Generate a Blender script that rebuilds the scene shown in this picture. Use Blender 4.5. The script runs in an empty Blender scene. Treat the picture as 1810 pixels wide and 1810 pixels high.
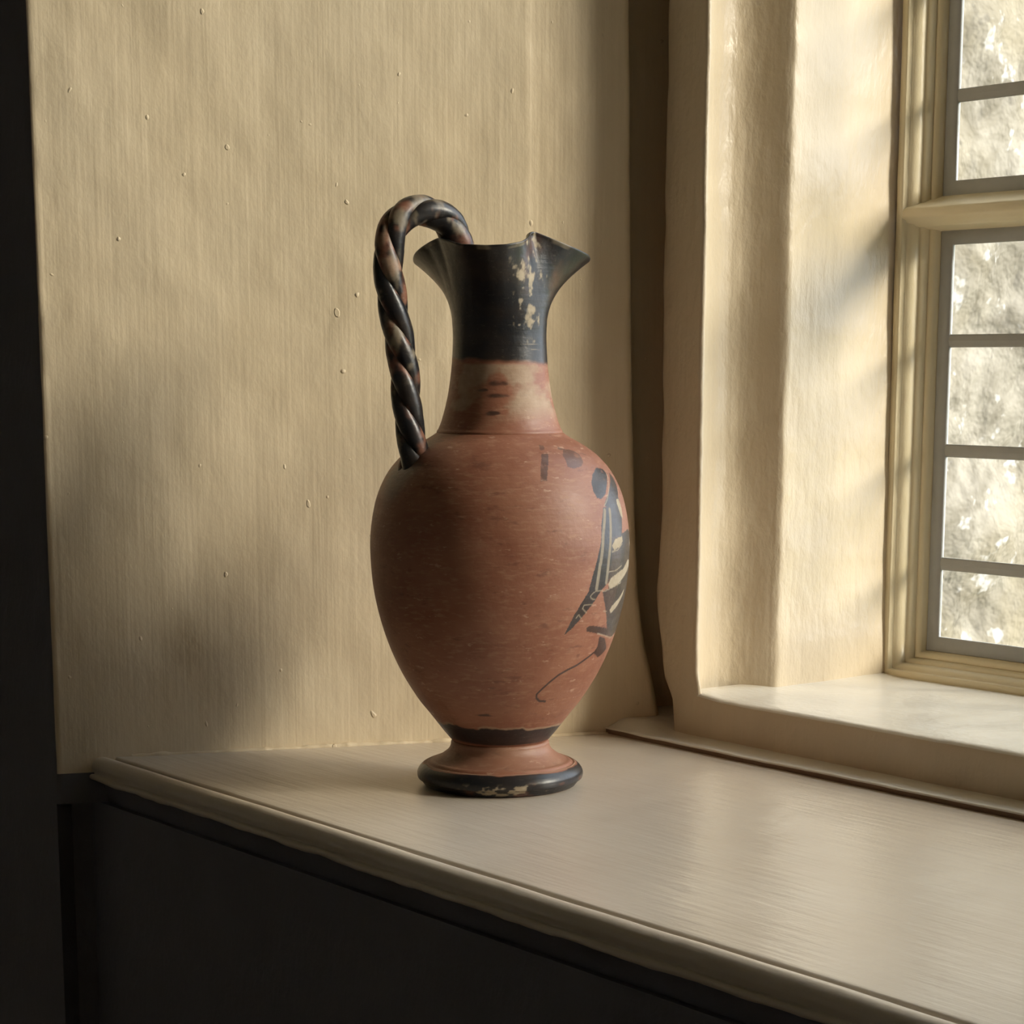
import bpy, math
import numpy as np
from mathutils import Matrix, Vector

scene = bpy.context.scene
col = scene.collection

# ------------------------------------------------------------------ camera
# world axes: X along the window wall, Y out through the window, Z up, z = 0 on the sill board
F_PX, PP_Y, IMG = 3850.0, 1381.0, 1810.0
PITCH = math.atan(741.0 / 3850.0)
YAW = math.atan(2955.0 / math.hypot(3850.0, 741.0))
CAM_H = 0.26
Fh = Vector((-math.cos(YAW), math.sin(YAW), 0.0))          # horizontal view direction
Rt = Vector((Fh.y, -Fh.x, 0.0))                             # to the right
fw = Fh * math.cos(PITCH) + Vector((0, 0, -math.sin(PITCH)))
up = Fh * math.sin(PITCH) + Vector((0, 0, math.cos(PITCH)))
cam_d = bpy.data.cameras.new('camera')
cam = bpy.data.objects.new('camera', cam_d)
col.objects.link(cam)
m = Matrix.Identity(4)
for i in range(3):
    m[i][0], m[i][1], m[i][2] = Rt[i], up[i], -fw[i]
m[0][3], m[1][3], m[2][3] = 0.0, 0.0, CAM_H
cam.matrix_world = m
cam_d.sensor_width = 36.0
cam_d.lens = F_PX / IMG * 36.0
cam_d.shift_y = (PP_Y - IMG / 2) / IMG
cam_d.clip_start = 0.02
scene.camera = cam

# ------------------------------------------------------------------ light
SUN_DIR = Vector((0.885, 0.45, 0.46)).normalized()           # towards the hazy sun
SUN_STRENGTH = 12.5
SUN_ANGLE = 30.0
SKY_STRENGTH = 3.7
EXPOSURE = 0.39
w = bpy.data.worlds.new('sky')
scene.world = w
w.use_nodes = True
bg = w.node_tree.nodes['Background']
bg.inputs['Color'].default_value = (0.80, 0.86, 1.0, 1)      # even bright overcast
bg.inputs['Strength'].default_value = SKY_STRENGTH
sd = bpy.data.lights.new('sun', 'SUN')
sd.energy = SUN_STRENGTH
sd.angle = math.radians(SUN_ANGLE)
sd.color = (1.0, 0.88, 0.74)
so = bpy.data.objects.new('sun', sd)
so.rotation_euler = SUN_DIR.to_track_quat('Z', 'Y').to_euler()
so.location = (2, 4, 3)
col.objects.link(so)
vs = scene.view_settings
vs.view_transform = 'Standard'
vs.look = 'None'
vs.gamma = 1.0
vs.exposure = EXPOSURE
vs.use_curve_mapping = False

# ------------------------------------------------------------------ helpers
def vnoise(P, scale=1.0, seed=0):
    """value noise in [-1, 1], P is (..., 3)"""
    P = np.asarray(P, float) * np.asarray(scale, float)
    i = np.floor(P).astype(np.int64)
    f = P - i
    f = f * f * (3 - 2 * f)
    out = 0.0
    for dx in (0, 1):
        for dy in (0, 1):
            for dz in (0, 1):
                h = ((i[..., 0] + dx) * 73856093) ^ ((i[..., 1] + dy) * 19349663) ^ ((i[..., 2] + dz) * 83492791) ^ (seed * 2654435761)
                h = (h ^ (h >> 13)) * 1274126177
                h = (h ^ (h >> 16)) & 0xffff
                wgt = (f[..., 0] if dx else 1 - f[..., 0]) * (f[..., 1] if dy else 1 - f[..., 1]) * (f[..., 2] if dz else 1 - f[..., 2])
                out = out + wgt * (h / 32767.5 - 1)
    return out

def fbm(P, scale, seed=0, oct=3):
    s, a = 0.0, 1.0
    sc = np.asarray(scale, float)
    for k in range(oct):
        s = s + a * vnoise(P, sc * 2 ** k, seed + 17 * k)
        a *= 0.5
    return s / 1.75

def sstep(a, b, x):
    t = np.clip((x - a) / (b - a), 0, 1)
    return t * t * (3 - 2 * t)

def mesh_obj(name, verts, faces, mat, parent=None, smooth=True):
    me = bpy.data.meshes.new(name)
    me.from_pydata([tuple(map(float, v)) for v in verts], [], faces)
    me.update()
    if smooth:
        me.polygons.foreach_set('use_smooth', [True] * len(me.polygons))
    if mat:
        me.materials.append(mat)
    o = bpy.data.objects.new(name, me)
    col.objects.link(o)
    if parent:
        o.parent = parent
    return o

def grid_faces(nr, nc, closed=False, flip=False, base=0):
    r = np.arange(nr - 1)[:, None]
    cc = np.arange(nc if closed else nc - 1)[None, :]
    a = r * nc + cc
    b = r * nc + (cc + 1) % nc
    q = np.stack([a, b, b + nc, a + nc], -1).reshape(-1, 4) + base
    if flip:
        q = q[:, ::-1]
    return [tuple(x) for x in q.tolist()]

def grid_obj(name, P, mat, parent=None, closed=False, flip=False, smooth=True):
    nr, nc = P.shape[:2]
    return mesh_obj(name, P.reshape(-1, 3), grid_faces(nr, nc, closed, flip), mat, parent, smooth)

def attr(o, name, values):
    a = o.data.attributes.new(name, 'FLOAT', 'POINT')
    a.data.foreach_set('value', np.asarray(values, np.float32).ravel())

def box(name, x0, x1, y0, y1, z0, z1, mat, parent=None):
    v = [(x, y, z) for x in (x0, x1) for y in (y0, y1) for z in (z0, z1)]
    f = [(0, 1, 3, 2), (4, 6, 7, 5), (0, 4, 5, 1), (2, 3, 7, 6), (0, 2, 6, 4), (1, 5, 7, 3)]
    return mesh_obj(name, v, f, mat, parent, False)

def prisms(name, polys, mat, parent=None):
    """vertical prisms: list of (plan polygon counter-clockwise, z0, z1)"""
    V, Fc = [], []
    for poly, z0, z1 in polys:
        b, n = len(V), len(poly)
        V += [(x, y, z0) for x, y in poly] + [(x, y, z1) for x, y in poly]
        Fc += [tuple(b + i for i in range(n))[::-1], tuple(b + n + i for i in range(n))]
        Fc += [(b + i, b + (i + 1) % n, b + n + (i + 1) % n, b + n + i) for i in range(n)]
    return mesh_obj(name, V, Fc, mat, parent, False)

def empty(name, loc=(0, 0, 0), rz=0.0):
    o = bpy.data.objects.new(name, None)
    o.location = loc
    o.rotation_euler = (0, 0, rz)
    o.empty_display_size = 0.05
    col.objects.link(o)
    return o

def tag(o, label=None, cat=None, kind=None, group=None):
    if label: o['label'] = label
    if cat: o['category'] = cat
    if kind: o['kind'] = kind
    if group: o['group'] = group
    return o

# ------------------------------------------------------------------ materials
class NT:
    def __init__(self, name):
        self.m = bpy.data.materials.new(name)
        self.m.use_nodes = True
        self.t = self.m.node_tree
        self.b = self.t.nodes['Principled BSDF']
        self.co = self.n('ShaderNodeTexCoord').outputs['Object']
    def n(self, typ, **kw):
        nd = self.t.nodes.new(typ)
        for k, v in kw.items():
            setattr(nd, k, v)
        return nd
    def link(self, a, b):
        self.t.links.new(a, b)
    def set(self, sock, v):
        if isinstance(v, (int, float)):
            sock.default_value = v
        elif isinstance(v, tuple):
            sock.default_value = v if len(v) == len(sock.default_value) else v + (1,)
        else:
            self.link(v, sock)
    def noise(self, scale=(1, 1, 1), detail=3.0, rough=0.55, dist=0.0):
        mp = self.n('ShaderNodeMapping')
        mp.inputs['Scale'].default_value = scale
        self.link(self.co, mp.inputs['Vector'])
        nz = self.n('ShaderNodeTexNoise')
        nz.inputs['Scale'].default_value = 1.0
        nz.inputs['Detail'].default_value = detail
        nz.inputs['Roughness'].default_value = rough
        nz.inputs['Distortion'].default_value = dist
        self.link(mp.outputs['Vector'], nz.inputs['Vector'])
        return nz.outputs['Fac']
    def ramp(self, fac, a, b, lo=0.0, hi=1.0):
        mr = self.n('ShaderNodeMapRange', clamp=True)
        self.set(mr.inputs['Value'], fac)
        for k, v in zip(('From Min', 'From Max', 'To Min', 'To Max'), (a, b, lo, hi)):
            mr.inputs[k].default_value = v
        return mr.outputs['Result']
    def math(self, op, a, b=0.0):
        nd = self.n('ShaderNodeMath', operation=op)
        self.set(nd.inputs[0], a)
        self.set(nd.inputs[1], b)
        return nd.outputs[0]
    def mix(self, fac, a, b):
        nd = self.n('ShaderNodeMix', data_type='RGBA')
        self.set(nd.inputs[0], fac)
        self.set(nd.inputs[6], a)
        self.set(nd.inputs[7], b)
        return nd.outputs[2]
    def mixf(self, fac, a, b):
        nd = self.n('ShaderNodeMix', data_type='FLOAT')
        self.set(nd.inputs[0], fac)
        self.set(nd.inputs[2], a)
        self.set(nd.inputs[3], b)
        return nd.outputs[0]
    def attr(self, name):
        return self.n('ShaderNodeAttribute', attribute_name=name).outputs['Fac']
    def bump(self, h, strength, dist, prev=None):
        nd = self.n('ShaderNodeBump')
        nd.inputs['Strength'].default_value = strength
        nd.inputs['Distance'].default_value = dist
        self.link(h, nd.inputs['Height'])
        if prev is not None:
            self.link(prev, nd.inputs['Normal'])
        return nd.outputs['Normal']
    def done(self, color, rough, normal=None, spec=0.5):
        self.set(self.b.inputs['Base Color'], color)
        self.set(self.b.inputs['Roughness'], rough)
        self.b.inputs['Specular IOR Level'].default_value = spec
        if normal is not None:
            self.link(normal, self.b.inputs['Normal'])
        return self.m

def paint(name, c1, c2, streak, rough, spec=0.5, fine=0.0006, broad=0.004, stk=0.0005, dirt=None):
    """thick brushed oil paint over plaster, stone or wood; streak = noise scale per axis"""
    t = NT(name)
    a = t.noise((9, 9, 7), 3)
    colr = t.mix(t.ramp(a, 0.3, 0.7), c1, c2)
    s = t.noise(streak, 2, 0.6)
    colr = t.mix(t.ramp(s, 0.35, 0.8, 0.0, 0.09), colr, (c1[0] * .75, c1[1] * .72, c1[2] * .68))
    pim = None
    if dirt == 'pimples':
        vo = t.noise((150, 150, 120), 0)
        pim = t.ramp(vo, 0.835, 0.88)
    elif dirt:
        sp = t.noise((420, 420, 420), 0)
        colr = t.mix(t.ramp(sp, 0.795, 0.81, 0, 0.8), colr, dirt)
    n = t.bump(t.noise((14, 14, 11), 2), 1.0, broad)
    n = t.bump(s, 1.0, stk, n)
    n = t.bump(t.noise((160, 160, 90), 3), 1.0, fine, n)
    if pim is not None:
        n = t.bump(pim, 1.0, 0.0006, n)
    r = rough
    return t.done(colr, r, n, spec)

M_WALL = paint('cream_wall_paint', (0.690, 0.558, 0.372), (0.735, 0.612, 0.430), (230, 230, 5), 0.46, 0.4, 0.00035, 0.005, 0.00026, dirt='pimples')
M_STONE = paint('cream_stone_paint', (0.640, 0.530, 0.375), (0.680, 0.575, 0.425), (120, 120, 5), 0.36, 0.5, 0.0009, 0.005, 0.0006)
M_LEDGE = paint('pale_ledge', (0.78, 0.73, 0.63), (0.82, 0.78, 0.69), (8, 90, 90), 0.30, 0.5, 0.0006, 0.003, 0.0004)  # ledge top and back strip, paler than the rest of the surround
M_WOOD = paint('cream_wood_paint', (0.77, 0.655, 0.43), (0.81, 0.71, 0.50), (60, 60, 60), 0.32, 0.5, 0.0004, 0.001, 0.0002)
M_SILL = paint('stone_grey_sill_paint', (0.575, 0.490, 0.390), (0.635, 0.555, 0.455), (9, 150, 150), 0.276, 0.5, 0.00022, 0.0016, 0.0005)
M_DARK = paint('dark_room_paint_and_shade', (0.15, 0.15, 0.17), (0.17, 0.168, 0.185), (20, 20, 20), 0.7, 0.2)
M_ROOM = paint('dim_room_plaster', (0.76, 0.72, 0.64), (0.80, 0.76, 0.68), (20, 20, 20), 0.8, 0.2)
t = NT('dark_floor_boards')
M_FLOOR = t.done(t.mix(t.noise((3, 40, 3), 3), (0.30, 0.20, 0.13), (0.38, 0.26, 0.17)), 0.5)
t = NT('raw_brown_wood')
M_RAW = t.done(t.mix(t.noise((20, 200, 200), 3), (0.24, 0.15, 0.10), (0.33, 0.21, 0.15)), 0.7)
t = NT('grey_leaded_metal')
M_LEAD = t.done(t.mix(t.noise((90, 90, 90), 3), (0.34, 0.345, 0.345), (0.42, 0.42, 0.41)), 0.42,
                t.bump(t.noise((150, 150, 150), 2), 0.6, 0.0004), 0.4)

# thin old window glass: mostly clear, a little surface reflection
t = NT('old_window_glass')
tr = t.n('ShaderNodeBsdfTransparent')
tr.inputs['Color'].default_value = (0.93, 0.95, 0.93, 1)
gl = t.n('ShaderNodeBsdfGlossy')
gl.inputs['Roughness'].default_value = 0.06
t.link(t.bump(t.noise((16, 16, 16), 2), 0.5, 0.004), gl.inputs['Normal'])
lw = t.n('ShaderNodeLayerWeight')
lw.inputs['Blend'].default_value = 0.12
mx = t.n('ShaderNodeMixShader')
t.link(lw.outputs['Fresnel'], mx.inputs[0])
t.link(tr.outputs[0], mx.inputs[1])
t.link(gl.outputs[0], mx.inputs[2])
t.link(mx.outputs[0], t.t.nodes['Material Output'].inputs['Surface'])
M_GLASS = t.m

t = NT('lichened_rubble_stone')
a = t.ramp(t.noise((13, 13, 13), 4, 0.65, 0.6), 0.36, 0.64)
c = t.mix(a, (0.090, 0.082, 0.066), (0.172, 0.161, 0.140))
c = t.mix(t.ramp(t.noise((3.2, 3.2, 3.2), 3, 0.6), 0.45, 0.62, 0, 0.75), c, (0.145, 0.126, 0.086))
c = t.mix(t.ramp(t.noise((22, 22, 22), 3, 0.6), 0.60, 0.68, 0, 0.8), c, (0.29, 0.29, 0.295))
c = t.mix(t.ramp(t.noise((31, 31, 31), 3, 0.6), 0.60, 0.70, 0, 0.55), c, (0.065, 0.060, 0.052))
M_RUBBLE = t.done(c, 0.85, t.bump(t.noise((10, 10, 10), 4), 1.0, 0.03), 0.2)
t = NT('outdoor_grass')
M_GRASS = t.done(t.mix(t.noise((6, 6, 6), 4), (0.12, 0.15, 0.06), (0.25, 0.25, 0.13)), 0.9)

# ------------------------------------------------------------------ setting: reveal wall beside the window
YW = 1.0039                       # room-side face of the stone window surround
Y_ROOM = 0.6155                   # room face of the thick window wall
WN = np.array([0.933218, -0.359311])     # normal of the splayed reveal (plan)
WC = -1.453129
WT = np.array([0.359311, 0.933218])      # along the reveal, towards the window
def wall_xy(Y, off=0.0):
    x = (WC - WN[1] * Y) / WN[0]
    return np.stack([x + WN[0] * off, Y + WN[1] * off], -1)

ZTOP = 1.27
zs = np.concatenate([np.linspace(-0.03, 0.62, 190), np.linspace(0.63, ZTOP, 30)])
yend = np.interp(zs, [0.0127, 0.0411, 0.0636, 0.1024, 0.1568, 0.2369, 0.3884, 0.4983], [1.0075, 1.0016, 0.9962, 0.9914, 0.9889, 0.9862, 0.9832, 0.9814])
rows = []
NM = 150
for z, ye in zip(zs, yend):
    edge_w = 0.0016 * fbm(np.array([0.3, 0.1, z]), (1, 1, 22), 3) + 0.0011 * vnoise(np.array([0.3, 0.1, z]), (1, 1, 70), 5)
    y0 = Y_ROOM + 0.0035 + edge_w
    # rounded, wavy arris towards the room
    p0 = wall_xy(np.array([y0]))[0]
    pts = [(p0[0] - 0.034, Y_ROOM + 0.001), (p0[0] - 0.012, Y_ROOM), (p0[0] - 0.0045, Y_ROOM - 0.0003), (p0[0] - 0.0020, Y_ROOM + 0.0005), (p0[0] - 0.0006, Y_ROOM + 0.0018)]
    Y = np.linspace(y0, ye, NM)
    P3 = np.stack([wall_xy(Y)[:, 0], Y, np.full(NM, z)], -1)
    off = 0.0016 * fbm(P3, 7, 11) + 0.0006 * fbm(P3, (28, 28, 20), 21)
    off -= 0.0006 * sstep(0.9215, 0.9235, Y) * sstep(0.25, 0.36, z)
    off *= sstep(0, 0.02, Y - y0) * 0.9 + 0.1
    XY = wall_xy(Y) + WN[None] * off[:, None]
    pts += [tuple(q) for q in XY]
    # rounded end turning back into the dark crevice behind the surround
    e = XY[-1]
    r = 0.005
    d2 = np.array([-0.80, 0.60])
    for k in range(1, 8):
        a = k / 7
        pts.append(tuple(e + WT * r * math.sin(a * 1.4) + d2 * r * a * a * 1.2))
    e = np.array(pts[-1])
    for k in range(1, 4):
        pts.append(tuple(e + d2 * 0.014 * k))
    e = np.array(pts[-1])
    for k in range(1, 6):
        pts.append(tuple(e + np.array([0.45, 0.89]) * 0.010 * k))
    rows.append([(x, y, z) for x, y in pts])
wl = grid_obj('wall_left', np.array(rows), M_WALL)
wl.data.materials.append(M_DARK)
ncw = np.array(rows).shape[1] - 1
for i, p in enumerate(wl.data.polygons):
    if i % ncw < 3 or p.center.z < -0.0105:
        p.material_index = 1  # reveal below the sill is coloured dark to stand in for its shade
tag(wl, 'cream brushed plaster window reveal behind the clay pitcher', kind='structure')

# mass of the thick wall round the recess (room face, apron below the sill, lintel)
L_IN = [(-1.3245, Y_ROOM + .0012), (-1.330, 0.63), (-1.196, 0.985), (-1.232, 1.02), (-1.232, 1.262), (-3.0, 1.262), (-3.0, Y_ROOM + .0012)]
R_ARR, R_FAR = (1.150, Y_ROOM), (1.010, 1.004)
R_IN = [R_ARR, (2.4, Y_ROOM), (2.4, 1.262), (1.010, 1.262), R_FAR]
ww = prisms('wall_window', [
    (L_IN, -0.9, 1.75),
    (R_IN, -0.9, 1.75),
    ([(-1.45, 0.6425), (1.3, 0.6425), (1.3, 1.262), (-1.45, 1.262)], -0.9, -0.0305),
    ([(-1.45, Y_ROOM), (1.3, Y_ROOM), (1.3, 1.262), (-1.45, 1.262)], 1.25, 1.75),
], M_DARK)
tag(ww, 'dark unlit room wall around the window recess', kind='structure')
wr = prisms('wall_right', [([(1.148, Y_ROOM), (1.152, Y_ROOM), (1.012, 1.01), (1.006, 1.01)], -0.002, 1.25)], M_WALL)
tag(wr, 'cream plaster reveal on the far right side of the window recess', kind='structure')
sf = prisms('ceiling_recess', [([(-1.325, Y_ROOM + .001), (1.152, Y_ROOM + .001), (1.008, 1.005), (-1.19, 1.005)], 1.244, 1.2495)], M_WALL)
tag(sf, 'cream plaster soffit over the window recess', kind='structure')
fl = box('floor', -3, 2.4, -2.6, 1.262, -0.94, -0.9, M_FLOOR)
tag(fl, 'dark wooden floor of the dim room', kind='structure')
ce = box('ceiling', -3, 2.4, -2.6, 1.262, 1.75, 1.79, M_ROOM)
tag(ce, 'dim plaster ceiling of the room', kind='structure')
for nm, a in (('wall_back', (-3, 2.4, -2.64, -2.6, -0.9, 1.75)), ('wall_room_left', (-3.04, -3, -2.6, 1.262, -0.9, 1.75)), ('wall_room_right', (2.4, 2.44, -2.6, 1.262, -0.9, 1.75))):
    tag(box(nm, *a, M_ROOM), 'dim plaster wall of the room, ' + nm[5:].replace('_', ' '), kind='structure')

# ------------------------------------------------------------------ sill board, nosing and back strip
sill = tag(empty('trim_1'), 'painted wooden window sill board with a rounded nosing', kind='structure')
xs = np.linspace(-1.335, 1.18, 340)
ys = np.concatenate([[0.6515, 0.6518, 0.6526], np.linspace(0.654, 1.02, 90)])
X, Y = np.meshgrid(xs, ys)
Z = 0.0007 * fbm(np.stack([X, Y, 0 * X], -1), (5, 9, 1), 4)
Z[0] -= 0.0035
Z[1] -= 0.0010
Z[2] -= 0.0002
grid_obj('sill_board', np.stack([X, Y, Z], -1), M_SILL, sill)

def arc(cx, cy, r, a0, a1, n):
    return [(cx + r * math.cos(math.radians(a0 + (a1 - a0) * k / (n - 1))), cy + r * math.sin(math.radians(a0 + (a1 - a0) * k / (n - 1)))) for k in range(n)]
# nosing section (Y, z): groove, rounded top, hollow, small lower bead
sec = [(0.6508, -0.0040), (0.6500, -0.0034), (0.6496, -0.0010)]
sec += arc(0.6435, -0.0058, 0.0066, 72, 190, 18)
sec += [(0.6376, -0.0084), (0.6382, -0.0098), (0.6384, -0.0106)]
sec += arc(0.6374, -0.0128, 0.0022, 100, 260, 9)
sec += [(0.6395, -0.0158), (0.6440, -0.0165), (0.6470, -0.0310)]
sec = np.array(sec)
xn = np.linspace(-1.318, 1.16, 600)
Pn = np.zeros((len(sec), len(xn), 3))
for j, x in enumerate(xn):
    q = np.array([x, 0, 0])
    wob = 0.0006 * fbm(q, (14, 1, 1), 8)
    low = 0.0011 * fbm(q, (40, 1, 1), 9)
    Pn[:, j, 0] = x
    Pn[:, j, 1] = sec[:, 0] + wob
    Pn[:, j, 2] = sec[:, 1] + 0.5 * wob + low * sstep(-0.009, -0.014, sec[:, 1])
no_ = grid_obj('nosing', Pn, M_SILL, sill, flip=True)
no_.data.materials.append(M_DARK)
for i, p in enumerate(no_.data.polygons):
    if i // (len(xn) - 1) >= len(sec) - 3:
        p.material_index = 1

# thin bead of old filler where the board meets the reveal
yb = np.linspace(0.662, 0.978, 200)
bx = wall_xy(yb)
bl = np.zeros((9, len(yb), 3))
for k in range(9):
    a = math.radians(-20 + 220 * k / 8)
    rr = 0.0017 + 0.0011 * fbm(np.stack([bx[:, 0], yb, 0 * yb], -1), (60, 60, 1), 36) + 0.0005 * vnoise(np.stack([bx[:, 0], yb, 0 * yb], -1), (220, 220, 1), 37)
    c_ = bx + WN[None] * (0.0004 + rr * math.cos(a))[:, None]
    bl[k, :, 0], bl[k, :, 1], bl[k, :, 2] = c_[:, 0], c_[:, 1], 0.0002 + rr * math.sin(a)
grid_obj('filler_bead', bl, M_WALL, sill, flip=True)

# strip lying at the foot of the stone surround, lifted a little over a brown gap
def strip_top(x, y):
    q = np.stack([x, y, 0 * x], -1)
    lift = 0.0065 * sstep(-1.135, -1.168, x) * sstep(0.974, 0.99, y)
    return 0.0042 + 0.0006 * fbm(q, (25, 25, 1), 31) + lift
xs = np.concatenate([np.linspace(-1.225, -1.10, 60), np.linspace(-1.095, 1.06, 230)])
rows = []
edge = 0.9752 + 0.0009 * fbm(np.stack([xs, 0 * xs, 0 * xs], -1), (30, 1, 1), 33)
for k, (dy, dz) in enumerate([(0.006, -0.0050), (0.0006, -0.0046), (0.0005, -0.0014), (0.0001, -0.0012), (0, -0.0006), (0.0005, -0.0001)]):
    yy = edge + dy
    rows.append(np.stack([xs, yy, strip_top(xs, edge + 0.002) + dz], -1))
for f_ in np.linspace(0.03, 1, 24):
    yy = edge + (1.060 - edge) * f_
    rows.append(np.stack([xs, yy, strip_top(xs, yy)], -1))
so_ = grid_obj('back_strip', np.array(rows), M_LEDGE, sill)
so_.data.materials.append(M_RAW)
nx = len(xs) - 1
for i, p in enumerate(so_.data.polygons):
    if i // nx < 2:
        p.material_index = 1

# ------------------------------------------------------------------ painted stone window surround
sur = tag(empty('trim_2'), 'cream painted stone window surround with a hollow moulding', kind='structure')
HEAD = 1.10  # raised out of view so light reaches the upper reveal
# plan section of the jamb: (x at z=.05, x at z=.5, y)
JS = [(-1.176, -1.174, 1.100), (-1.171, -1.169, 1.040), (-1.1650, -1.1630, 1.0125), (-1.1622, -1.1602, 1.0075), (-1.1600, -1.1578, 1.0048), (-1.157, -1.155, 1.0039), (-1.145, -1.143, 1.0039), (-1.132, -1.130, 1.0039), (-1.1238, -1.1218, 1.0039),
      (-1.1213, -1.1193, 1.0043), (-1.1202, -1.1182, 1.0055), (-1.1206, -1.1186, 1.0072), (-1.1235, -1.1215, 1.0105), (-1.1290, -1.1268, 1.0160), (-1.1338, -1.1314, 1.0230), (-1.1368, -1.1342, 1.0310), (-1.1376, -1.1348, 1.0390),
      (-1.1362, -1.1334, 1.0460), (-1.1330, -1.1300, 1.0520), (-1.1285, -1.1255, 1.0572), (-1.1235, -1.1200, 1.0615), (-1.1180, -1.1143, 1.0655), (-1.1135, -1.1095, 1.0690), (-1.1112, -1.1070, 1.0712), (-1.1104, -1.1062, 1.0728), (-1.1104, -1.1064, 1.0760), (-1.1110, -1.1080, 1.0900)]
JS += [(-1.1110 - 0.0033 * k, -1.1080 - 0.0126 * k, 1.0900 + 0.0955 * k) for k in (0.2, 0.4, 0.6, 0.8, 0.9, 1.0)]
JS += [(-1.1146, -1.1210, 1.205), (-1.1150, -1.1214, 1.218), (-1.170, -1.170, 1.262)]
JS = np.array(JS)
zj = np.concatenate([np.linspace(0.002, 0.60, 170), np.linspace(0.61, HEAD + 0.01, 30)])
ex_z = [0.0179, 0.0275, 0.0414, 0.0754, 0.1026, 0.1591, 0.2753, 0.3882, 0.4977]
ex_x = [-1.1437, -1.1445, -1.1527, -1.1588, -1.1624, -1.1587, -1.1592, -1.1591, -1.1573]
def jamb(name, xmap, mirror=False):
    P = np.zeros((len(zj), len(JS), 3))
    for i, z in enumerate(zj):
        k = (z - 0.05) / 0.45
        x = JS[:, 0] * (1 - k) + JS[:, 1] * k
        if not mirror:
            base = -1.1596 + 0.0023 * k
            dx = np.interp(z, ex_z, ex_x) - base + 0.0009 * vnoise(np.array([7., 3., z]), (1, 1, 45), 2)
            x = x + dx * np.concatenate([np.full(5, 1.0), [0.9, 0.6, 0.25], np.zeros(len(JS) - 8)])
        P[i, :, 0] = x
        P[i, :, 1] = JS[:, 2]
        P[i, :, 2] = z
        # foot of the moulding runs out into the ledge
        run = sstep(0.052, 0.030, z)
        sel = np.zeros(len(JS)); sel[8:14] = [0.2, 0.6, 1, 1, 0.7, 0.3]
        P[i, :, 0] += run * sel * 0.004
    nz = 0.0009 * fbm(P, (26, 26, 26), 41) + 0.0004 * vnoise(P, (90, 90, 60), 42)
    P[:, :, 0] += nz
    P[:, :, 1] += 0.7 * np.roll(nz, 5, 1)
    if mirror:
        P[:, :, 0] = xmap - P[:, :, 0]
    else:
        P[:, :, 0] += xmap
    return grid_obj(name, P, M_STONE, sur, flip=mirror)
W1_L, W1_R = -1.1140, 0.2500  # unseen right end widened to let more light into the recess
W2_L, W2_R = 0.3930, 0.9510  # unseen second light, set far right to bring in more light
jamb('jamb', 0.0)
jamb('jamb', W1_L + W1_R, True).name = 'mullion_half'
jamb('mullion_half', W2_L - W1_L)
jamb('jamb', W2_L + W2_R + 0.0 - 0.0, True)
# ledge under the lights: (Y, z) section
ls = [(YW + 0.0006, 0.0005), (YW, 0.010), (YW - 0.0002, 0.020), (YW, 0.0275), (YW + 0.0006, 0.0302), (YW + 0.0022, 0.0318), (YW + 0.006, 0.0324), (YW + 0.03, 0.0322)]
ls += [(y, 0.0320) for y in np.linspace(1.05, 1.262, 14)]
ls = np.array(ls)
xl = np.concatenate([np.linspace(-1.130, -0.75, 190), np.linspace(-0.74, 1.03, 120)])
P = np.zeros((len(ls), len(xl), 3))
P[:, :, 0] = xl[None]
P[:, :, 1] = ls[:, 0, None]
P[:, :, 2] = ls[:, 1, None]
P[:, :, 2] += 0.0007 * fbm(P, (24, 24, 24), 51) * sstep(0.02, 0.03, ls[:, 1])[:, None]
P[:, :, 1] += 0.0008 * fbm(P, (45, 20, 20), 52)
P[:, :, 1] += (0.0016 * sstep(-1.122, -1.129, xl))[None]
P[:, :, 2] += (0.0025 * sstep(-1.09, -1.13, xl))[None] * sstep(0.02, 0.03, ls[:, 1])[:, None]
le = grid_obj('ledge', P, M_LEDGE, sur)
le.data.materials.append(M_STONE)
for i, p in enumerate(le.data.polygons):
    if i // (len(xl) - 1) < 4:
        p.material_index = 1
prisms('head', [([(-1.25, YW), (1.05, YW), (1.05, 1.262), (-1.25, 1.262)], HEAD, 1.251)], M_STONE, sur)
prisms('mullion_core', [([(W1_R + 0.02, 1.02), (W2_L - 0.02, 1.02), (W2_L - 0.006, 1.262), (W1_R + 0.006, 1.262)], 0.002, HEAD + 0.01)], M_STONE, sur)
prisms('jamb_core', [([(-1.24, 1.058), (-1.150, 1.058), (-1.140, 1.08), (-1.150, 1.215), (-1.185, 1.262), (-1.24, 1.262)], -0.03, HEAD + 0.01)], M_STONE, sur)
prisms('jamb_core', [([(0.973, 1.07), (1.012, 1.006), (1.020, 1.262), (0.973, 1.262)], -0.03, HEAD + 0.01)], M_STONE, sur)

# ------------------------------------------------------------------ casements
def bead(y0, w0, w1, d, n=8):
    """convex bead in a (w, Y) section between insets w0 and w1, falling back by d"""
    out = []
    for k in range(n):
        a = math.pi * k / (n - 1)
        out.append((w0 + (w1 - w0) * (1 - math.cos(a)) / 2, y0 + d * k / (n - 1) - 0.0016 * math.sin(a)))
    return out
WS = [(-0.003, 1.2160), (-0.003, 1.1860), (-0.0018, 1.1852), (0.0030, 1.1850), (0.0036, 1.1856), (0.0038, 1.1900)]
WS += bead(1.1900, 0.0039, 0.0078, 0.0070)
WS += [(0.0079, 1.1992)] + bead(1.1992, 0.0080, 0.0111, 0.0052)
WS += [(0.0112, 1.2062), (0.0114, 1.2056)] + bead(1.2056, 0.0115, 0.0160, 0.0036, 10)
WS += [(0.0165, 1.2100), (0.0167, 1.2138), (0.0190, 1.2140), (0.0196, 1.2200)]
WS = np.array(WS)

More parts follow.
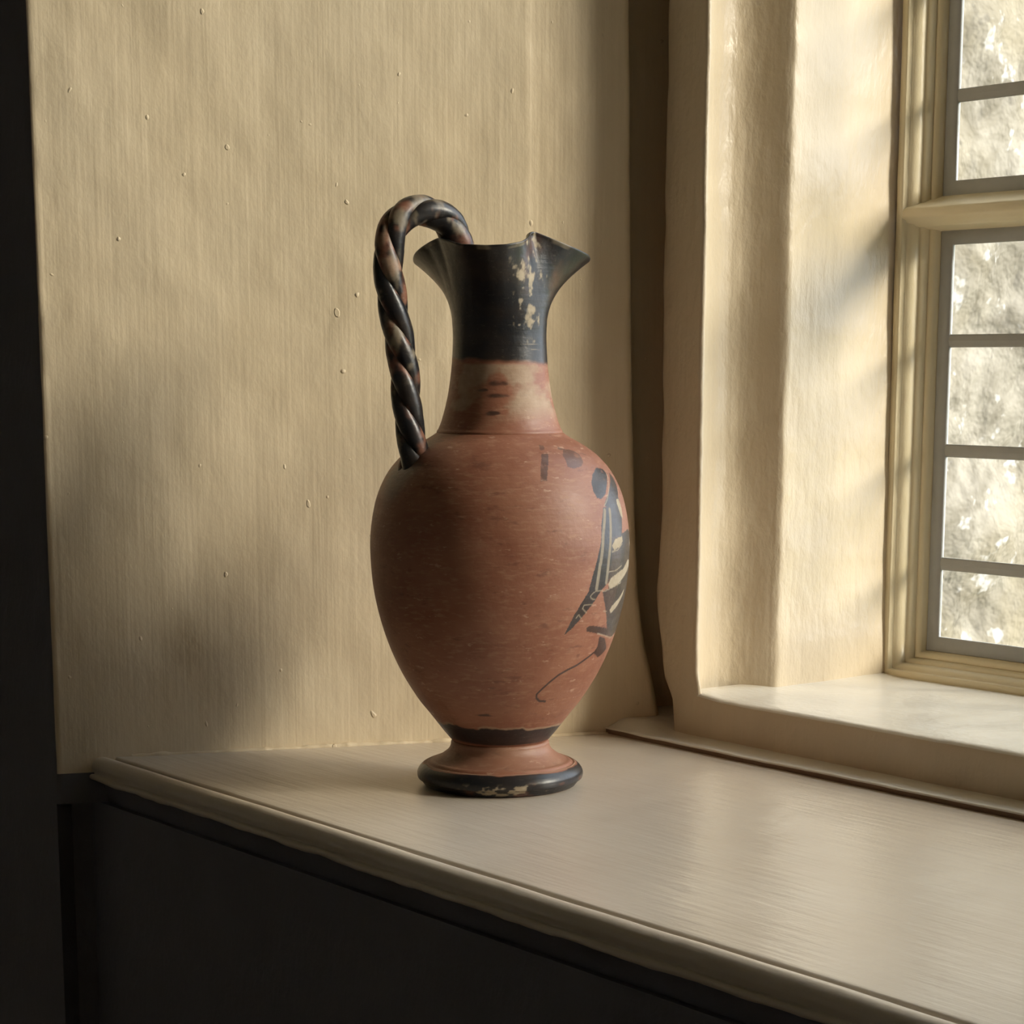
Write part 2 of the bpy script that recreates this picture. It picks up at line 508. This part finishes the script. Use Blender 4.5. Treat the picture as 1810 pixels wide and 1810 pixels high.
def rect_loop(x0, x1, z0, z1, n):
    """points of a rectangle with n steps a side and the inward direction for mitred insets"""
    t_ = np.arange(n) / n
    pts, inw = [], []
    for (a, b, ia, ib) in (((x0, z0), (x1, z0), (1, 1), (-1, 1)), ((x1, z0), (x1, z1), (-1, 1), (-1, -1)), ((x1, z1), (x0, z1), (-1, -1), (1, -1)), ((x0, z1), (x0, z0), (1, -1), (1, 1))):
        for s in t_:
            pts.append((a[0] + (b[0] - a[0]) * s, a[1] + (b[1] - a[1]) * s))
            inw.append((ia[0] + (ib[0] - ia[0]) * s, ia[1] + (ib[1] - ia[1]) * s))
    return np.array(pts), np.array(inw)

def loop_obj(name, rect, section, mat, parent, wob=0.0, n=60):
    pts, inw = rect_loop(*rect, n)
    P = np.zeros((len(section), len(pts), 3))
    for k, (w_, y) in enumerate(section):
        q = pts + inw * w_
        P[k, :, 0], P[k, :, 1], P[k, :, 2] = q[:, 0], y, q[:, 1]
    if wob:
        nz = wob * fbm(P, (60, 60, 60), 61)
        P[:, :, 0] += nz
        P[:, :, 2] += nz
    return grid_obj(name, P, mat, parent, closed=True)

Z0, Z1 = 0.0334, HEAD + 0.004
IRON = [(0.0, 1.2152), (0.0, 1.2121), (0.0008, 1.2115), (0.0103, 1.2121), (0.0109, 1.2127), (0.0109, 1.2148), (0.0100, 1.2152)]
GX0, GX1 = 0.0277, 0.0277
BARS_LOW = [0.2749, 0.1969, 0.1149]
BARS_UP = [0.4443 + 0.0780 * k for k in range(8)]
TR = [(1.2190, 0.3785), (1.2140, 0.3772), (1.2112, 0.3762), (1.2000, 0.3718), (1.1885, 0.3680), (1.1862, 0.3668), (1.1852, 0.3650), (1.1850, 0.3620), (1.1856, 0.3602), (1.1885, 0.3592), (1.1895, 0.3576), (1.1935, 0.3566), (1.1950, 0.3550), (1.2000, 0.3545), (1.2060, 0.3530), (1.2125, 0.3518), (1.2190, 0.3514)]
def bar_mesh(name, a, b, horizontal):
    hw = 0.0046
    sc_ = [(-hw, 1.2150), (-hw, 1.2133), (-hw * 0.8, 1.2125), (0, 1.2121), (hw * 0.8, 1.2125), (hw, 1.2133), (hw, 1.2150)]
    V = []
    for e in (a, b):
        for s, y in sc_:
            V.append((e, y, s) if horizontal else (s, y, e))
    k = len(sc_)
    Fc = [(i, i + 1, k + i + 1, k + i) for i in range(k - 1)] + [(k - 1, 0, k, 2 * k - 1)]
    if horizontal:
        Fc = [f[::-1] for f in Fc]
    me = bpy.data.meshes.new(name)
    me.from_pydata(V, [], Fc)
    me.materials.append(M_LEAD)
    return me
def casement(name, xl_, xr_, label):
    root = tag(empty(name), label, kind='structure')
    loop_obj('casement_frame', (xl_, xr_, Z0, Z1), WS, M_WOOD, root, 0.0004)
    gx0, gx1 = xl_ + GX0, xr_ - GX1
    # transom
    xt = np.linspace(xl_ + 0.0035, xr_ - 0.0035, 120)
    T = np.array(TR)
    P = np.zeros((len(T), len(xt), 3))
    P[:, :, 0] = xt[None]; P[:, :, 1] = T[:, 0, None]; P[:, :, 2] = T[:, 1, None]
    P[:, :, 2] += 0.0003 * fbm(P, (60, 60, 60), 71)
    # ends die into the stile mouldings
    grid_obj('transom', P, M_WOOD, root, flip=True)
    for z0, z1 in ((0.0502, 0.3530), (0.3755, HEAD - 0.0150)):
        loop_obj('lead_frame', (xl_ + 0.0168, xr_ - 0.0168, z0, z1), IRON, M_LEAD, root, 0.0003, 20)
    hb = bar_mesh('glazing_bar', gx0 - 0.001, gx1 + 0.001, True)
    for z in BARS_LOW + BARS_UP:
        o = bpy.data.objects.new('glazing_bar', hb); col.objects.link(o); o.parent = root; o.location.z = z
    ncols = int((gx1 - gx0) / 0.112)
    pitch = (gx1 - gx0) / ncols
    for z0, z1 in ((0.0582, 0.3446), (0.3838, HEAD - 0.0255)):
        vb = bar_mesh('glazing_bar', z0, z1, False)
        for k in range(1, ncols):
            o = bpy.data.objects.new('glazing_bar', vb); col.objects.link(o); o.parent = root; o.location.x = gx0 + pitch * k
    cut = [0.3830] + BARS_UP + [HEAD - 0.0250]
    levels = list(zip([0.0580] + BARS_LOW[::-1], BARS_LOW[::-1] + [0.3455])) + list(zip(cut[:-1], cut[1:]))
    for z0, z1 in levels:
        h = z1 - z0
        me = bpy.data.meshes.new('pane')
        v = [(x, y, z) for x in (0, pitch) for y in (1.2134, 1.2146) for z in (0, h)]
        me.from_pydata(v, [], [(0, 1, 3, 2), (4, 6, 7, 5), (0, 4, 5, 1), (2, 3, 7, 6), (0, 2, 6, 4), (1, 5, 7, 3)])
        me.materials.append(M_GLASS)
        for k in range(ncols):
            o = bpy.data.objects.new('pane', me); col.objects.link(o); o.parent = root
            o.location = (gx0 + pitch * k, 0, z0)
    return root
casement('window_1', W1_L, W1_R, 'leaded casement window with cream moulded frame beside the pitcher')
casement('window_2', W2_L, W2_R, 'unseen leaded casement window in the second light beyond the mullion')

# ------------------------------------------------------------------ outdoors
yo = np.linspace(1.35, 9.0, 300)
zo = np.linspace(-1.6, 3.2, 190)
Yo, Zo = np.meshgrid(yo, zo)
P = np.stack([np.full_like(Yo, -2.25), Yo, Zo], -1)
P[:, :, 0] += 0.05 * fbm(P, (1, 5, 6.5), 81) + 0.02 * fbm(P, (1, 16, 16), 82)
tag(grid_obj('wall_outside', P, M_RUBBLE, flip=False), 'sunlit rubble stone wall outside the window', kind='structure')
tag(box('ground', -12, 14, 1.265, 20, -1.45, -1.4, M_GRASS), 'grassy ground outside below the window', kind='structure')

# ------------------------------------------------------------------ the pitcher
VX, VY = -1.0773, 0.8026
rz = math.atan2(Rt.y, Rt.x)
jug = empty('pitcher', (VX, VY, 0.0006), rz)
tag(jug, 'terracotta pitcher with black trefoil mouth, twisted handle and painted bird standing on the sill', 'pitcher')
# local frame: x to the right of the photograph, y away from it; phi = 0 right, 90 towards the camera

# materials: masks are per-vertex (glaze, pale wear, marks and ring highlight), colours and grain are procedural
t = NT('painted_terracotta')
g, pl = t.attr('glaze'), t.attr('pale')
fine = t.noise((130, 130, 520), 3, 0.6)
blot = t.noise((26, 26, 40), 3, 0.6)
clay = t.mix(t.ramp(blot, 0.32, 0.68), (0.245, 0.090, 0.050), (0.320, 0.138, 0.080))
clay = t.mix(t.ramp(fine, 0.52, 0.72, 0, 0.5), clay, (0.43, 0.235, 0.145))
clay = t.mix(t.ramp(t.noise((90, 90, 260), 3, 0.7), 0.64, 0.70, 0, 0.55), clay, (0.55, 0.35, 0.24))
clay = t.mix(t.ramp(t.noise((60, 60, 180), 3, 0.7), 0.60, 0.70, 0, 0.45), clay, (0.11, 0.042, 0.026))
blk = t.mix(t.ramp(t.noise((45, 45, 70), 3, 0.6), 0.40, 0.70), (0.011, 0.012, 0.015), (0.030, 0.022, 0.018))
scr = t.ramp(t.noise((240, 240, 900), 2, 0.6), 0.62, 0.74, 0, 0.22)
blk = t.mix(scr, blk, (0.16, 0.13, 0.10))
c = t.mix(g, clay, blk)
c = t.mix(pl, c, t.mix(t.noise((200, 200, 200), 2), (0.30, 0.225, 0.13), (0.56, 0.47, 0.34)))
rg = t.mixf(g, t.ramp(fine, 0.3, 0.7, 0.44, 0.56), t.ramp(t.noise((60, 60, 300), 3), 0.3, 0.7, 0.285, 0.38))
rg = t.mixf(pl, rg, 0.7)
nb = t.bump(t.noise((16, 16, 260), 2), 0.5, 0.00035)
nb = t.bump(t.noise((300, 300, 300), 3), 0.6, 0.00025, nb)
M_JUG = t.done(c, rg, nb, 0.5)

def revolve(name, prof, phis, glz, pale, parent, smooth_n=1):
    """prof: (z, r) rows; phis in degrees; glz / pale: functions of (P, phi, z) -> mask"""
    z = np.array([p[0] for p in prof]); r = np.array([p[1] for p in prof])
    ph = np.radians(phis)
    P = np.zeros((len(z), len(ph), 3))
    P[:, :, 0] = r[:, None] * np.cos(ph)[None]
    P[:, :, 1] = -r[:, None] * np.sin(ph)[None]
    P[:, :, 2] = z[:, None]
    o = grid_obj(name, P, M_JUG, parent, closed=True, flip=True)
    PH, ZZ = np.meshgrid(phis, z)
    attr(o, 'glaze', np.clip(glz(P, PH, ZZ), 0, 1))
    attr(o, 'pale', np.clip(pale(P, PH, ZZ), 0, 1))
    return o

def smooth_prof(pts, n):
    """Catmull-Rom through (z, r) points"""
    p = np.array(pts, float)
    p = np.vstack([2 * p[0] - p[1], p, 2 * p[-1] - p[-2]])
    out = []
    seg = len(pts) - 1
    for i in range(seg):
        a, b, c_, d = p[i:i + 4]
        k = max(2, int(n * np.linalg.norm(c_ - b)))
        for s in np.arange(k) / k:
            out.append(0.5 * ((2 * b) + (c_ - a) * s + (2 * a - 5 * b + 4 * c_ - d) * s * s + (3 * b - a - 3 * c_ + d) * s ** 3))
    out.append(p[-2])
    return [tuple(q) for q in out]

zero = lambda P, PH, Z: np.zeros(Z.shape)

# foot: spreading disc with a torus edge, ring groove, short stem
fp = [(0.0, 0.0), (0.0, 0.030), (0.0, 0.0455), (0.0006, 0.0475), (0.0022, 0.0490), (0.0034, 0.0497), (0.0042, 0.0513), (0.0062, 0.0519), (0.0085, 0.0517), (0.0108, 0.0504), (0.0126, 0.0486), (0.0134, 0.0472), (0.0137, 0.0466), (0.0133, 0.0459), (0.0136, 0.0452), (0.0147, 0.0440), (0.0152, 0.0428), (0.0155, 0.0414), (0.0170, 0.0385), (0.0190, 0.0355), (0.0212, 0.0328), (0.0232, 0.0314), (0.0250, 0.0308), (0.0262, 0.0307), (0.0272, 0.0303), (0.0277, 0.0297), (0.0280, 0.0290)]
fprof = smooth_prof(fp, 2600)
def foot_glaze(P, PH, Z):
    rr = np.hypot(P[..., 0], P[..., 1])
    e = 0.0010 * fbm(P, (90, 90, 90), 5)
    g1 = sstep(0.0462, 0.0470, rr + e) * (1 - sstep(0.0128, 0.0134, Z + e))
    worn = sstep(0.15, 0.35, fbm(P, (70, 70, 160), 7, 4)) * sstep(0.0115, 0.006, Z) * sstep(110, 70, np.abs(((PH - 40 + 180) % 360) - 180))
    return g1 * (1 - 0.3 * worn)
def foot_pale(P, PH, Z):
    rr = np.hypot(P[..., 0], P[..., 1])
    worn = sstep(0.20, 0.32, fbm(P, (150, 150, 320), 7, 4)) * sstep(0.0092, 0.006, Z) * sstep(0.0470, 0.0485, rr)
    ring = sstep(0.0009, 0.0002, np.abs(rr - 0.0466)) * (Z > 0.011) * (0.45 + 0.35 * fbm(P, (60, 60, 60), 9))  # pale highlight painted along the ring ridge
    warm = 0.22 * sstep(0.0137, 0.016, Z) * (0.5 + 0.5 * fbm(P, (60, 60, 160), 15))
    return 0.8 * worn * sstep(-60, 20, PH - 360 * (PH > 180)) * sstep(130, 95, PH - 360 * (PH > 180)) + ring + warm
revolve('foot', fprof, np.arange(0, 360, 0.75), foot_glaze, foot_pale, jug)

# body
bp = [(0.0277, 0.0290), (0.0282, 0.0300), (0.0292, 0.0311), (0.0310, 0.0326), (0.0336, 0.0348), (0.0378, 0.0381), (0.045, 0.0436), (0.0557, 0.0519), (0.0735, 0.0624), (0.0947, 0.0711), (0.1193, 0.0773), (0.1437, 0.0796), (0.161, 0.0789), (0.1783, 0.0754), (0.1921, 0.0692), (0.2023, 0.0610), (0.2092, 0.0520), (0.2143, 0.0430), (0.2170, 0.0388), (0.2176, 0.0374), (0.2172, 0.0362)]
bprof = smooth_prof(bp, 1750)
phis_b = np.concatenate([np.arange(-30, 80, 0.33), np.arange(80, 330, 1.2)])
SH = {
    'bar': [(64.03,0.20651),(59.37,0.20643),(63.55,0.19941),(66.44,0.19151),(69.8,0.19116),(67.72,0.1995)],
    'bartop': [(61.36,0.21124),(58.01,0.21078),(59.83,0.20873),(63.19,0.20837)],
    'bartop2': [(47.13,0.21016),(43.04,0.20893),(46.66,0.20816),(48.71,0.20864)],
    'patch': [(44.98,0.20863),(40.01,0.20851),(36.21,0.20754),(34.23,0.20534),(36.38,0.20156),(40.48,0.19913),(47.23,0.19766),(51.25,0.19886),(50.32,0.20203),(49.48,0.20537)],
    'head': [(28.85,0.19733),(20.98,0.19651),(19.86,0.19381),(25.68,0.18841),(31.23,0.18261),(35.79,0.17985),(39.22,0.18006),(40.66,0.18447),(39.96,0.1892),(35.64,0.19418)],
    'body': [(14.21,0.19393),(11.14,0.19063),(13.2,0.18493),(17.66,0.1799),(18.28,0.171),(20.72,0.16227),(22.43,0.15795),(32.58,0.15692),(31.06,0.16763),(31.07,0.17425),(35.35,0.17544),(32.79,0.17878),(26.06,0.18491)],
    'feather': [(36.35,0.17507),(30.63,0.17444),(30.15,0.16976),(32.14,0.15887),(32.72,0.1411),(34.37,0.13714),(34.25,0.1303),(39.77,0.12566),(42.89,0.12023),(46.53,0.11532),(50.83,0.10937),(55.07,0.1039),(58.33,0.10072),(57.84,0.10255),(54.79,0.11188),(51.46,0.119),(47.85,0.12597),(45.49,0.13722),(43.51,0.14431),(40.92,0.15522),(39.32,0.16608)],
    'wing': [(32.57,0.15714),(21.43,0.15785),(14.98,0.15358),(13.42,0.14342),(12.37,0.13878),(13.15,0.12767),(16.36,0.11579),(13.82,0.10788),(14.48,0.09824),(17.52,0.09544),(27.64,0.10122),(33.48,0.11327),(38.42,0.12499),(33.76,0.12656),(34.37,0.13714)],
    'foot': [(45.29,0.10398),(43.2,0.10524),(29.86,0.10207),(15.05,0.09778),(13.25,0.09426),(21.22,0.09545),(36.24,0.09941),(44.83,0.10179)],
    'leg': [(33.14,0.09712),(26.86,0.09517),(18.45,0.08739),(22.78,0.08474),(27.33,0.0832),(30.85,0.08534),(34.48,0.08693),(32.32,0.09048)],
    '_f1': [(32.77,0.15182),(29.17,0.15593),(22.02,0.15679),(21.25,0.15334),(25.53,0.15064),(30.88,0.14918)],
    '_f2': [(34.1,0.12923),(32.31,0.13271),(24.88,0.13553),(19.45,0.137),(11.36,0.14186),(3.58,0.13822),(21.55,0.12983),(28.97,0.12652),(33.09,0.12701)],
    '_f3': [(29.68,0.11278),(27.96,0.11523),(20.41,0.11958),(13.8,0.12402),(14.62,0.12092),(22.15,0.11391),(27.92,0.11067)],
    '_f4': [(21.74,0.17887),(18.57,0.17863),(17.16,0.17315),(18.12,0.16651),(20.47,0.16895),(22.26,0.17579)],
}
LN = {
    'tail': [(34.48,0.08693),(39.87,0.08378),(45.53,0.0806),(51.13,0.07845),(56.29,0.07563),(60.78,0.07152),(64.59,0.06723),(67.15,0.06395),(66.67,0.06161),(64.07,0.05941),(59.35,0.05877)],
    '_s1': [(35.57,0.17304),(38.94,0.15947),(41.07,0.14195),(41.33,0.14203),(42.7,0.12755)],
    '_s2': [(31.34,0.17317),(32.6,0.16334),(35.18,0.1436),(35.39,0.13987),(36.0,0.1305)],
    '_n1': [(35.35,0.17544),(31.85,0.17871),(26.45,0.18493),(20.77,0.19165),(19.86,0.19381)],
    '_l1': [(44.49,0.12512),(42.26,0.12619),(36.46,0.1253),(31.45,0.12655),(21.31,0.12874)],
    '_l2': [(34.3,0.1365),(28.0,0.13695),(22.36,0.13893)],
    '_l3': [(32.58,0.14846),(28.0,0.14866),(22.32,0.1521)],
    '_l4': [(42.99,0.12103),(45.3,0.12153),(46.26,0.1232),(44.49,0.12512)],
    '_l5': [(44.28,0.118),(49.27,0.11826),(50.22,0.11623),(47.24,0.11327)],
    '_l6': [(49.88,0.11007),(51.91,0.11267),(53.1,0.11065)],
    '_l7': [(35.84,0.09935),(18.83,0.09428),(12.18,0.09518)],
    '_l8': [(35.27,0.11296),(32.08,0.11256)],
}

def in_poly(px, pz, poly):
    inside = np.zeros(px.shape, bool)
    n = len(poly)
    j = n - 1
    for i in range(n):
        xi, yi = poly[i]; xj, yj = poly[j]
        cnd = ((yi > pz) != (yj > pz)) & (px < (xj - xi) * (pz - yi) / (yj - yi + 1e-12) + xi)
        inside ^= cnd
        j = i
    return inside
def near_line(px, pz, line, wd, kx):
    d = np.full(px.shape, 1e9)
    for (x0, y0), (x1, y1) in zip(line[:-1], line[1:]):
        ax, ay, bx, by = x0 * kx, y0, x1 * kx, y1
        L2 = (bx - ax) ** 2 + (by - ay) ** 2 + 1e-12
        s = np.clip(((px * kx - ax) * (bx - ax) + (pz - ay) * (by - ay)) / L2, 0, 1)
        d = np.minimum(d, np.hypot(px * kx - ax - s * (bx - ax), pz - ay - s * (by - ay)))
    return sstep(wd * 1.25, wd * 0.75, d)
KX = 0.0775 * math.pi / 180
# the rest of the bird wraps round the side that faces the window
SH['wing_back'] = [(24, .158), (10, .160), (-6, .152), (-18, .140), (-22, .126), (-16, .112), (-4, .100), (10, .096), (18, .0955), (30, .105), (24, .13)]
SH['tail_back'] = [(-16, .118), (-24, .110), (-30, .096), (-24, .092), (-14, .100), (-6, .104)]
SH['_b1'] = [(8, .150), (-4, .143), (-12, .132), (-15, .134), (-6, .147), (6, .154)]
SH['_b2'] = [(4, .132), (-6, .123), (-12, .114), (-14, .117), (-8, .127), (2, .136)]
SH['_b3'] = [(6, .118), (-2, .110), (-4, .113), (3, .122)]
def body_masks(P, PH, Z):
    q = ((PH + 180) % 360) - 180
    wq = q + 0.35 * fbm(P, (300, 300, 300), 3)
    wz = Z + 0.0003 * fbm(P, (300, 300, 300), 4)
    gl_ = np.zeros(Z.shape); pa = np.zeros(Z.shape)
    for k, poly in SH.items():
        ins = in_poly(wq, wz, poly).astype(float)
        if k[0] == '_':
            pa = np.maximum(pa, ins * 0.85)
        else:
            strength = {'bar': 0.62, 'bartop': 0.5, 'bartop2': 0.5, 'patch': 0.55, 'head': 0.95, 'wing': 0.85, 'leg': 0.8, 'foot': 0.8}.get(k, 0.95)
            gl_ = np.maximum(gl_, ins * strength)
    gl_ *= 1 - 0.5 * sstep(0.25, 0.5, fbm(P, (220, 220, 220), 13, 4)) * (Z > 0.19)
    for k, ln in LN.items():
        if k[0] == '_':
            pa = np.maximum(pa, near_line(q, Z, ln, 0.0013 if k in ('_s1', '_s2') else 0.00035, KX) * (0.55 if k in ('_s1', '_s2') else 0.6))
        else:
            gl_ = np.maximum(gl_, 0.85 * near_line(q, Z, ln, 0.0007, KX))
    # black band over the foot and brushed smudges above it
    e = 0.0026 * fbm(P, (110, 110, 60), 6, 4) + 0.0010 * np.sin(np.radians(q) * 2)
    band = sstep(0.0405, 0.0398, Z + e) * sstep(0.0300, 0.0308, Z + 0.0016 * fbm(P, (40, 40, 20), 8) + 0.0012 * np.cos(np.radians(q - 60)))
    sm = sstep(0.30, 0.45, fbm(P, (70, 70, 420), 19)) * sstep(0.047, 0.0495, Z) * sstep(0.0555, 0.0525, Z) * sstep(75, 88, q) * sstep(135, 118, q)
    gl_ = np.maximum(gl_, np.maximum(band * 0.96, sm * 0.7))
    # darker round the root of the handle
    hd = np.hypot((q - 152) * KX * 0.9, (Z - 0.196) * 1.0)
    gl_ = np.maximum(gl_, 0.65 * sstep(0.024, 0.008, hd + 0.004 * fbm(P, (80, 80, 80), 23)))
    pa = np.maximum(pa, 0.45 * sstep(0.0012, 0.0004, np.abs(Z - 0.0408 + e)) * (fbm(P, (90, 90, 20), 25) > 0))
    return gl_, pa
bm_cache = {}
def bg_(P, PH, Z):
    bm_cache['m'] = body_masks(P, PH, Z)
    return bm_cache['m'][0]
revolve('body', bprof, phis_b, bg_, lambda P, PH, Z: bm_cache['m'][1], jug)

# neck with pinched trefoil mouth
ncol = 540
ph = np.arange(ncol) * 360.0 / ncol
pr_ = np.radians(ph)
RIM = [(-25, .0600, .3190), (-8, .0535, .3215), (8, .0440, .3250), (25, .0320, .3305), (38, .0262, .3335), (46, .0262, .3330), (57, .0310, .3298), (70, .0375, .3268), (85, .0420, .3248), (100, .0432, .3244), (120, .0430, .3252), (138, .0405, .3280), (155, .0395, .3300), (172, .0435, .3272), (188, .0510, .3225), (205, .0575, .3180), (222, .0575, .3175), (240, .0510, .3195), (260, .0370, .3235), (275, .0310, .3245), (290, .0350, .3240), (312, .0490, .3215), (335, .0600, .3190)]
rp = np.array(RIM)
def per(colk):
    """periodic cosine-smoothed table lookup over phi"""
    xx = np.concatenate([rp[:-1, 0] - 360, rp[:-1, 0], rp[:-1, 0] + 360])
    yy = np.tile(rp[:-1, colk], 3)
    f = np.interp(np.arange(-360, 720, 0.25), xx, yy)
    kern = np.hanning(41); kern /= kern.sum()
    f = np.convolve(f, kern, 'same')
    return np.interp(ph, np.arange(-360, 720, 0.25), f)
rim_r, rim_z = per(1), per(2)
c3 = np.clip((rim_r - 0.026) / 0.034, 0, 1)
npf = smooth_prof([(0.2160, 0.0360), (0.2170, 0.0384), (0.2186, 0.0381), (0.2200, 0.0372), (0.2262, 0.0349), (0.2398, 0.0315), (0.2566, 0.0292), (0.2734, 0.0283), (0.2840, 0.0287)], 2300)
zb0, rb0 = npf[-1]
rows = [np.stack([np.full(ncol, r), np.full(ncol, z)], -1) for z, r in npf]
NU = 70
for u in np.linspace(0, 1, NU + 1)[1:]:
    rr = rb0 + (rim_r - rb0) * u ** 1.9 + 0.0012 * u * (1 - u) * 4 * (0.6 + 0.4 * c3)
    zz = zb0 + (rim_z - zb0) * u
    rows.append(np.stack([rr, zz], -1))
for a in np.linspace(0, 1, 9)[1:]:                              # rolled lip
    an = math.pi * a
    rows.append(np.stack([rim_r + 0.0016 * math.sin(an) - 0.0017 * (1 - math.cos(an)), rim_z + 0.0017 * math.sin(an) + 0.0003 * a], -1))
for u in np.linspace(1, 0, 30)[1:]:
    rr = (rb0 - 0.004) + (rim_r - 0.0034 - (rb0 - 0.004)) * u ** 1.9
    rows.append(np.stack([rr, zb0 + (rim_z - zb0) * u], -1))
for z in np.linspace(zb0 - 0.004, 0.225, 8):
    rows.append(np.stack([np.full(ncol, rb0 - 0.004), np.full(ncol, z)], -1))
rows.append(np.stack([np.full(ncol, 0.0005), np.full(ncol, 0.224)], -1))
A = np.array(rows)
P = np.stack([A[:, :, 0] * np.cos(pr_)[None], -A[:, :, 0] * np.sin(pr_)[None], A[:, :, 1]], -1)
nk = grid_obj('neck', P, M_JUG, jug, closed=True, flip=True)
PH = np.broadcast_to(((ph + 180) % 360 - 180)[None], P.shape[:2])
Zk = P[:, :, 2]
e = 0.0022 * fbm(P, (60, 60, 40), 4, 4) + 0.0026 * sstep(80, 130, PH)
g_ = sstep(0.2572, 0.2590 + 0.0015, Zk - e - 0.0025 * sstep(100, 140, PH) * fbm(P, (90, 90, 60), 44))
for a0, z0, sx, sz in ((91.3, 0.2469, 12, 0.0022), (92.3, 0.2397, 14, 0.0016), (97.3, 0.2295, 8, 0.0016), (110, 0.2430, 8, 0.001)):
    d = ((PH - a0) / sx) ** 2 + ((Zk - z0) / sz) ** 2 + 0.9 * fbm(P, (130, 130, 300), 6)
    g_ = np.maximum(g_, 0.75 * sstep(1.1, 0.2, d))
# brown fade where the glaze is thin, earthy incrustation under the pinch
fade = sstep(0.1, 0.6, fbm(P, (50, 50, 60), 12)) * sstep(0.2540, 0.2600, Zk) * sstep(0.272, 0.260, Zk) * sstep(95, 130, PH)
g_ = g_ * (1 - 0.45 * fade)
inc = sstep(0.0, 0.40, 1.3 * fbm(P, (240, 240, 210), 27, 4) + 0.75 * np.exp(-(((PH - 52) / 17) ** 2 + ((Zk - 0.3080) / 0.013) ** 2)) + 0.50 * np.exp(-(((PH - 50) / 7) ** 2 + ((Zk - 0.286) / 0.016) ** 2)) - 0.42)
thin = sstep(-0.1, 0.5, fbm(P, (60, 60, 70), 47, 3)) * sstep(0.292, 0.303, Zk) * sstep(-5, 15, PH) * sstep(75, 55, PH)
g_ = g_ * (1 - 0.30 * thin)
inc = inc * sstep(0.268, 0.274, Zk) * sstep(15, 30, PH) * sstep(88, 70, PH)
wash = 0.55 * sstep(0.02, 0.4, fbm(P, (60, 60, 90), 29, 4) + 0.25) * sstep(0.2592, 0.2572, Zk) * sstep(0.222, 0.236, Zk)
stipple = 0.5 * (fbm(P, (30, 30, 900), 31) > 0.35) * sstep(0.259, 0.262, Zk) * sstep(0.285, 0.272, Zk) * np.exp(-((PH - 48) / 10) ** 2)
rimw = 0.35 * sstep(0.1, 0.4, fbm(P, (90, 90, 90), 33)) * (np.arange(P.shape[0]) >= len(npf) + NU - 2)[:, None] * (np.arange(P.shape[0]) < len(npf) + NU + 8)[:, None]
attr(nk, 'glaze', np.clip(g_, 0, 1))
attr(nk, 'pale', np.clip(np.maximum(np.maximum(inc * 0.8, wash), np.maximum(stipple, rimw)), 0, 1))

# rope-twisted handle: three strands wound round one path in the plane phi = 152
HP = [(0.0400, 0.1720), (0.0480, 0.1830), (0.0553, 0.1945), (0.0578, 0.2052), (0.0596, 0.2169), (0.0614, 0.2269), (0.0627, 0.2402), (0.0642, 0.2567), (0.0672, 0.2731), (0.0703, 0.2894), (0.0728, 0.3056), (0.0735, 0.3185), (0.0722, 0.3298), (0.0684, 0.3386), (0.0609, 0.3448), (0.0499, 0.3467), (0.0395, 0.3438), (0.0325, 0.3380), (0.0290, 0.3315), (0.0278, 0.3255)]
path = np.array(smooth_prof(HP, 1500))
seg = np.linalg.norm(np.diff(path, axis=0), axis=1)
s_ = np.concatenate([[0], np.cumsum(seg)])
tan = np.gradient(path, axis=0)
tan /= np.linalg.norm(tan, axis=1)[:, None]
ah = math.radians(152)
eh = np.array([math.cos(ah), -math.sin(ah), 0.0])              # outward
ez = np.array([0, 0, 1.0])
eb = np.cross(eh, ez)                                            # across the handle
cen = path[:, 0, None] * eh + path[:, 1, None] * ez
nrm = -tan[:, 1, None] * eh + tan[:, 0, None] * ez
NSTR, PITCH_H = 3, 0.0735
V, Fc, GL, PA = [], [], [], []
nsec = 22
hfade = np.clip(s_ / 0.012, 0, 1)
for k in range(NSTR):
    a = 2 * math.pi * k / NSTR + -1 * 2 * math.pi * s_ / PITCH_H + 0.5
    thick = 1.0 + 0.55 * sstep(0.040, 0.022, s_) + 0.10 * sstep(s_[-1] - 0.03, s_[-1], s_)
    ro, rs = 0.0043 * thick, 0.0053 * thick
    cc = cen + (ro * np.cos(a))[:, None] * nrm + (ro * np.sin(a))[:, None] * eb
    ct = np.gradient(cc, axis=0)
    ct /= np.linalg.norm(ct, axis=1)[:, None]
    u1 = np.cos(a)[:, None] * nrm + np.sin(a)[:, None] * eb
    u1 -= (u1 * ct).sum(1)[:, None] * ct
    u1 /= np.linalg.norm(u1, axis=1)[:, None]
    u2 = np.cross(ct, u1)
    base = len(V)
    th = np.arange(nsec) * 2 * math.pi / nsec
    ring = cc[:, None, :] + (np.cos(th)[None, :, None] * u1[:, None, :] * 0.92 + np.sin(th)[None, :, None] * u2[:, None, :] * 1.12) * np.broadcast_to(rs, s_.shape)[:, None, None]
    ring += (0.00022 * fbm(ring, (180, 180, 180), 90 + k))[..., None]
    V += ring.reshape(-1, 3).tolist()
    Fc += grid_faces(len(s_), nsec, True, False, base)
    crest = np.broadcast_to(np.cos(th)[None], ring.shape[:2])
    n1 = fbm(ring, (110, 110, 70), 95 + k, 4)
    GL.append(np.clip(1.0 - 0.7 * sstep(0.12, 0.45, n1), 0, 1).ravel())
    PA.append((0.45 * sstep(0.15, 0.5, fbm(ring, (150, 150, 70), 105 + k, 4))).ravel())
hd = mesh_obj('handle', V, Fc, M_JUG, jug)
attr(hd, 'glaze', np.concatenate(GL))
attr(hd, 'pale', np.concatenate(PA))
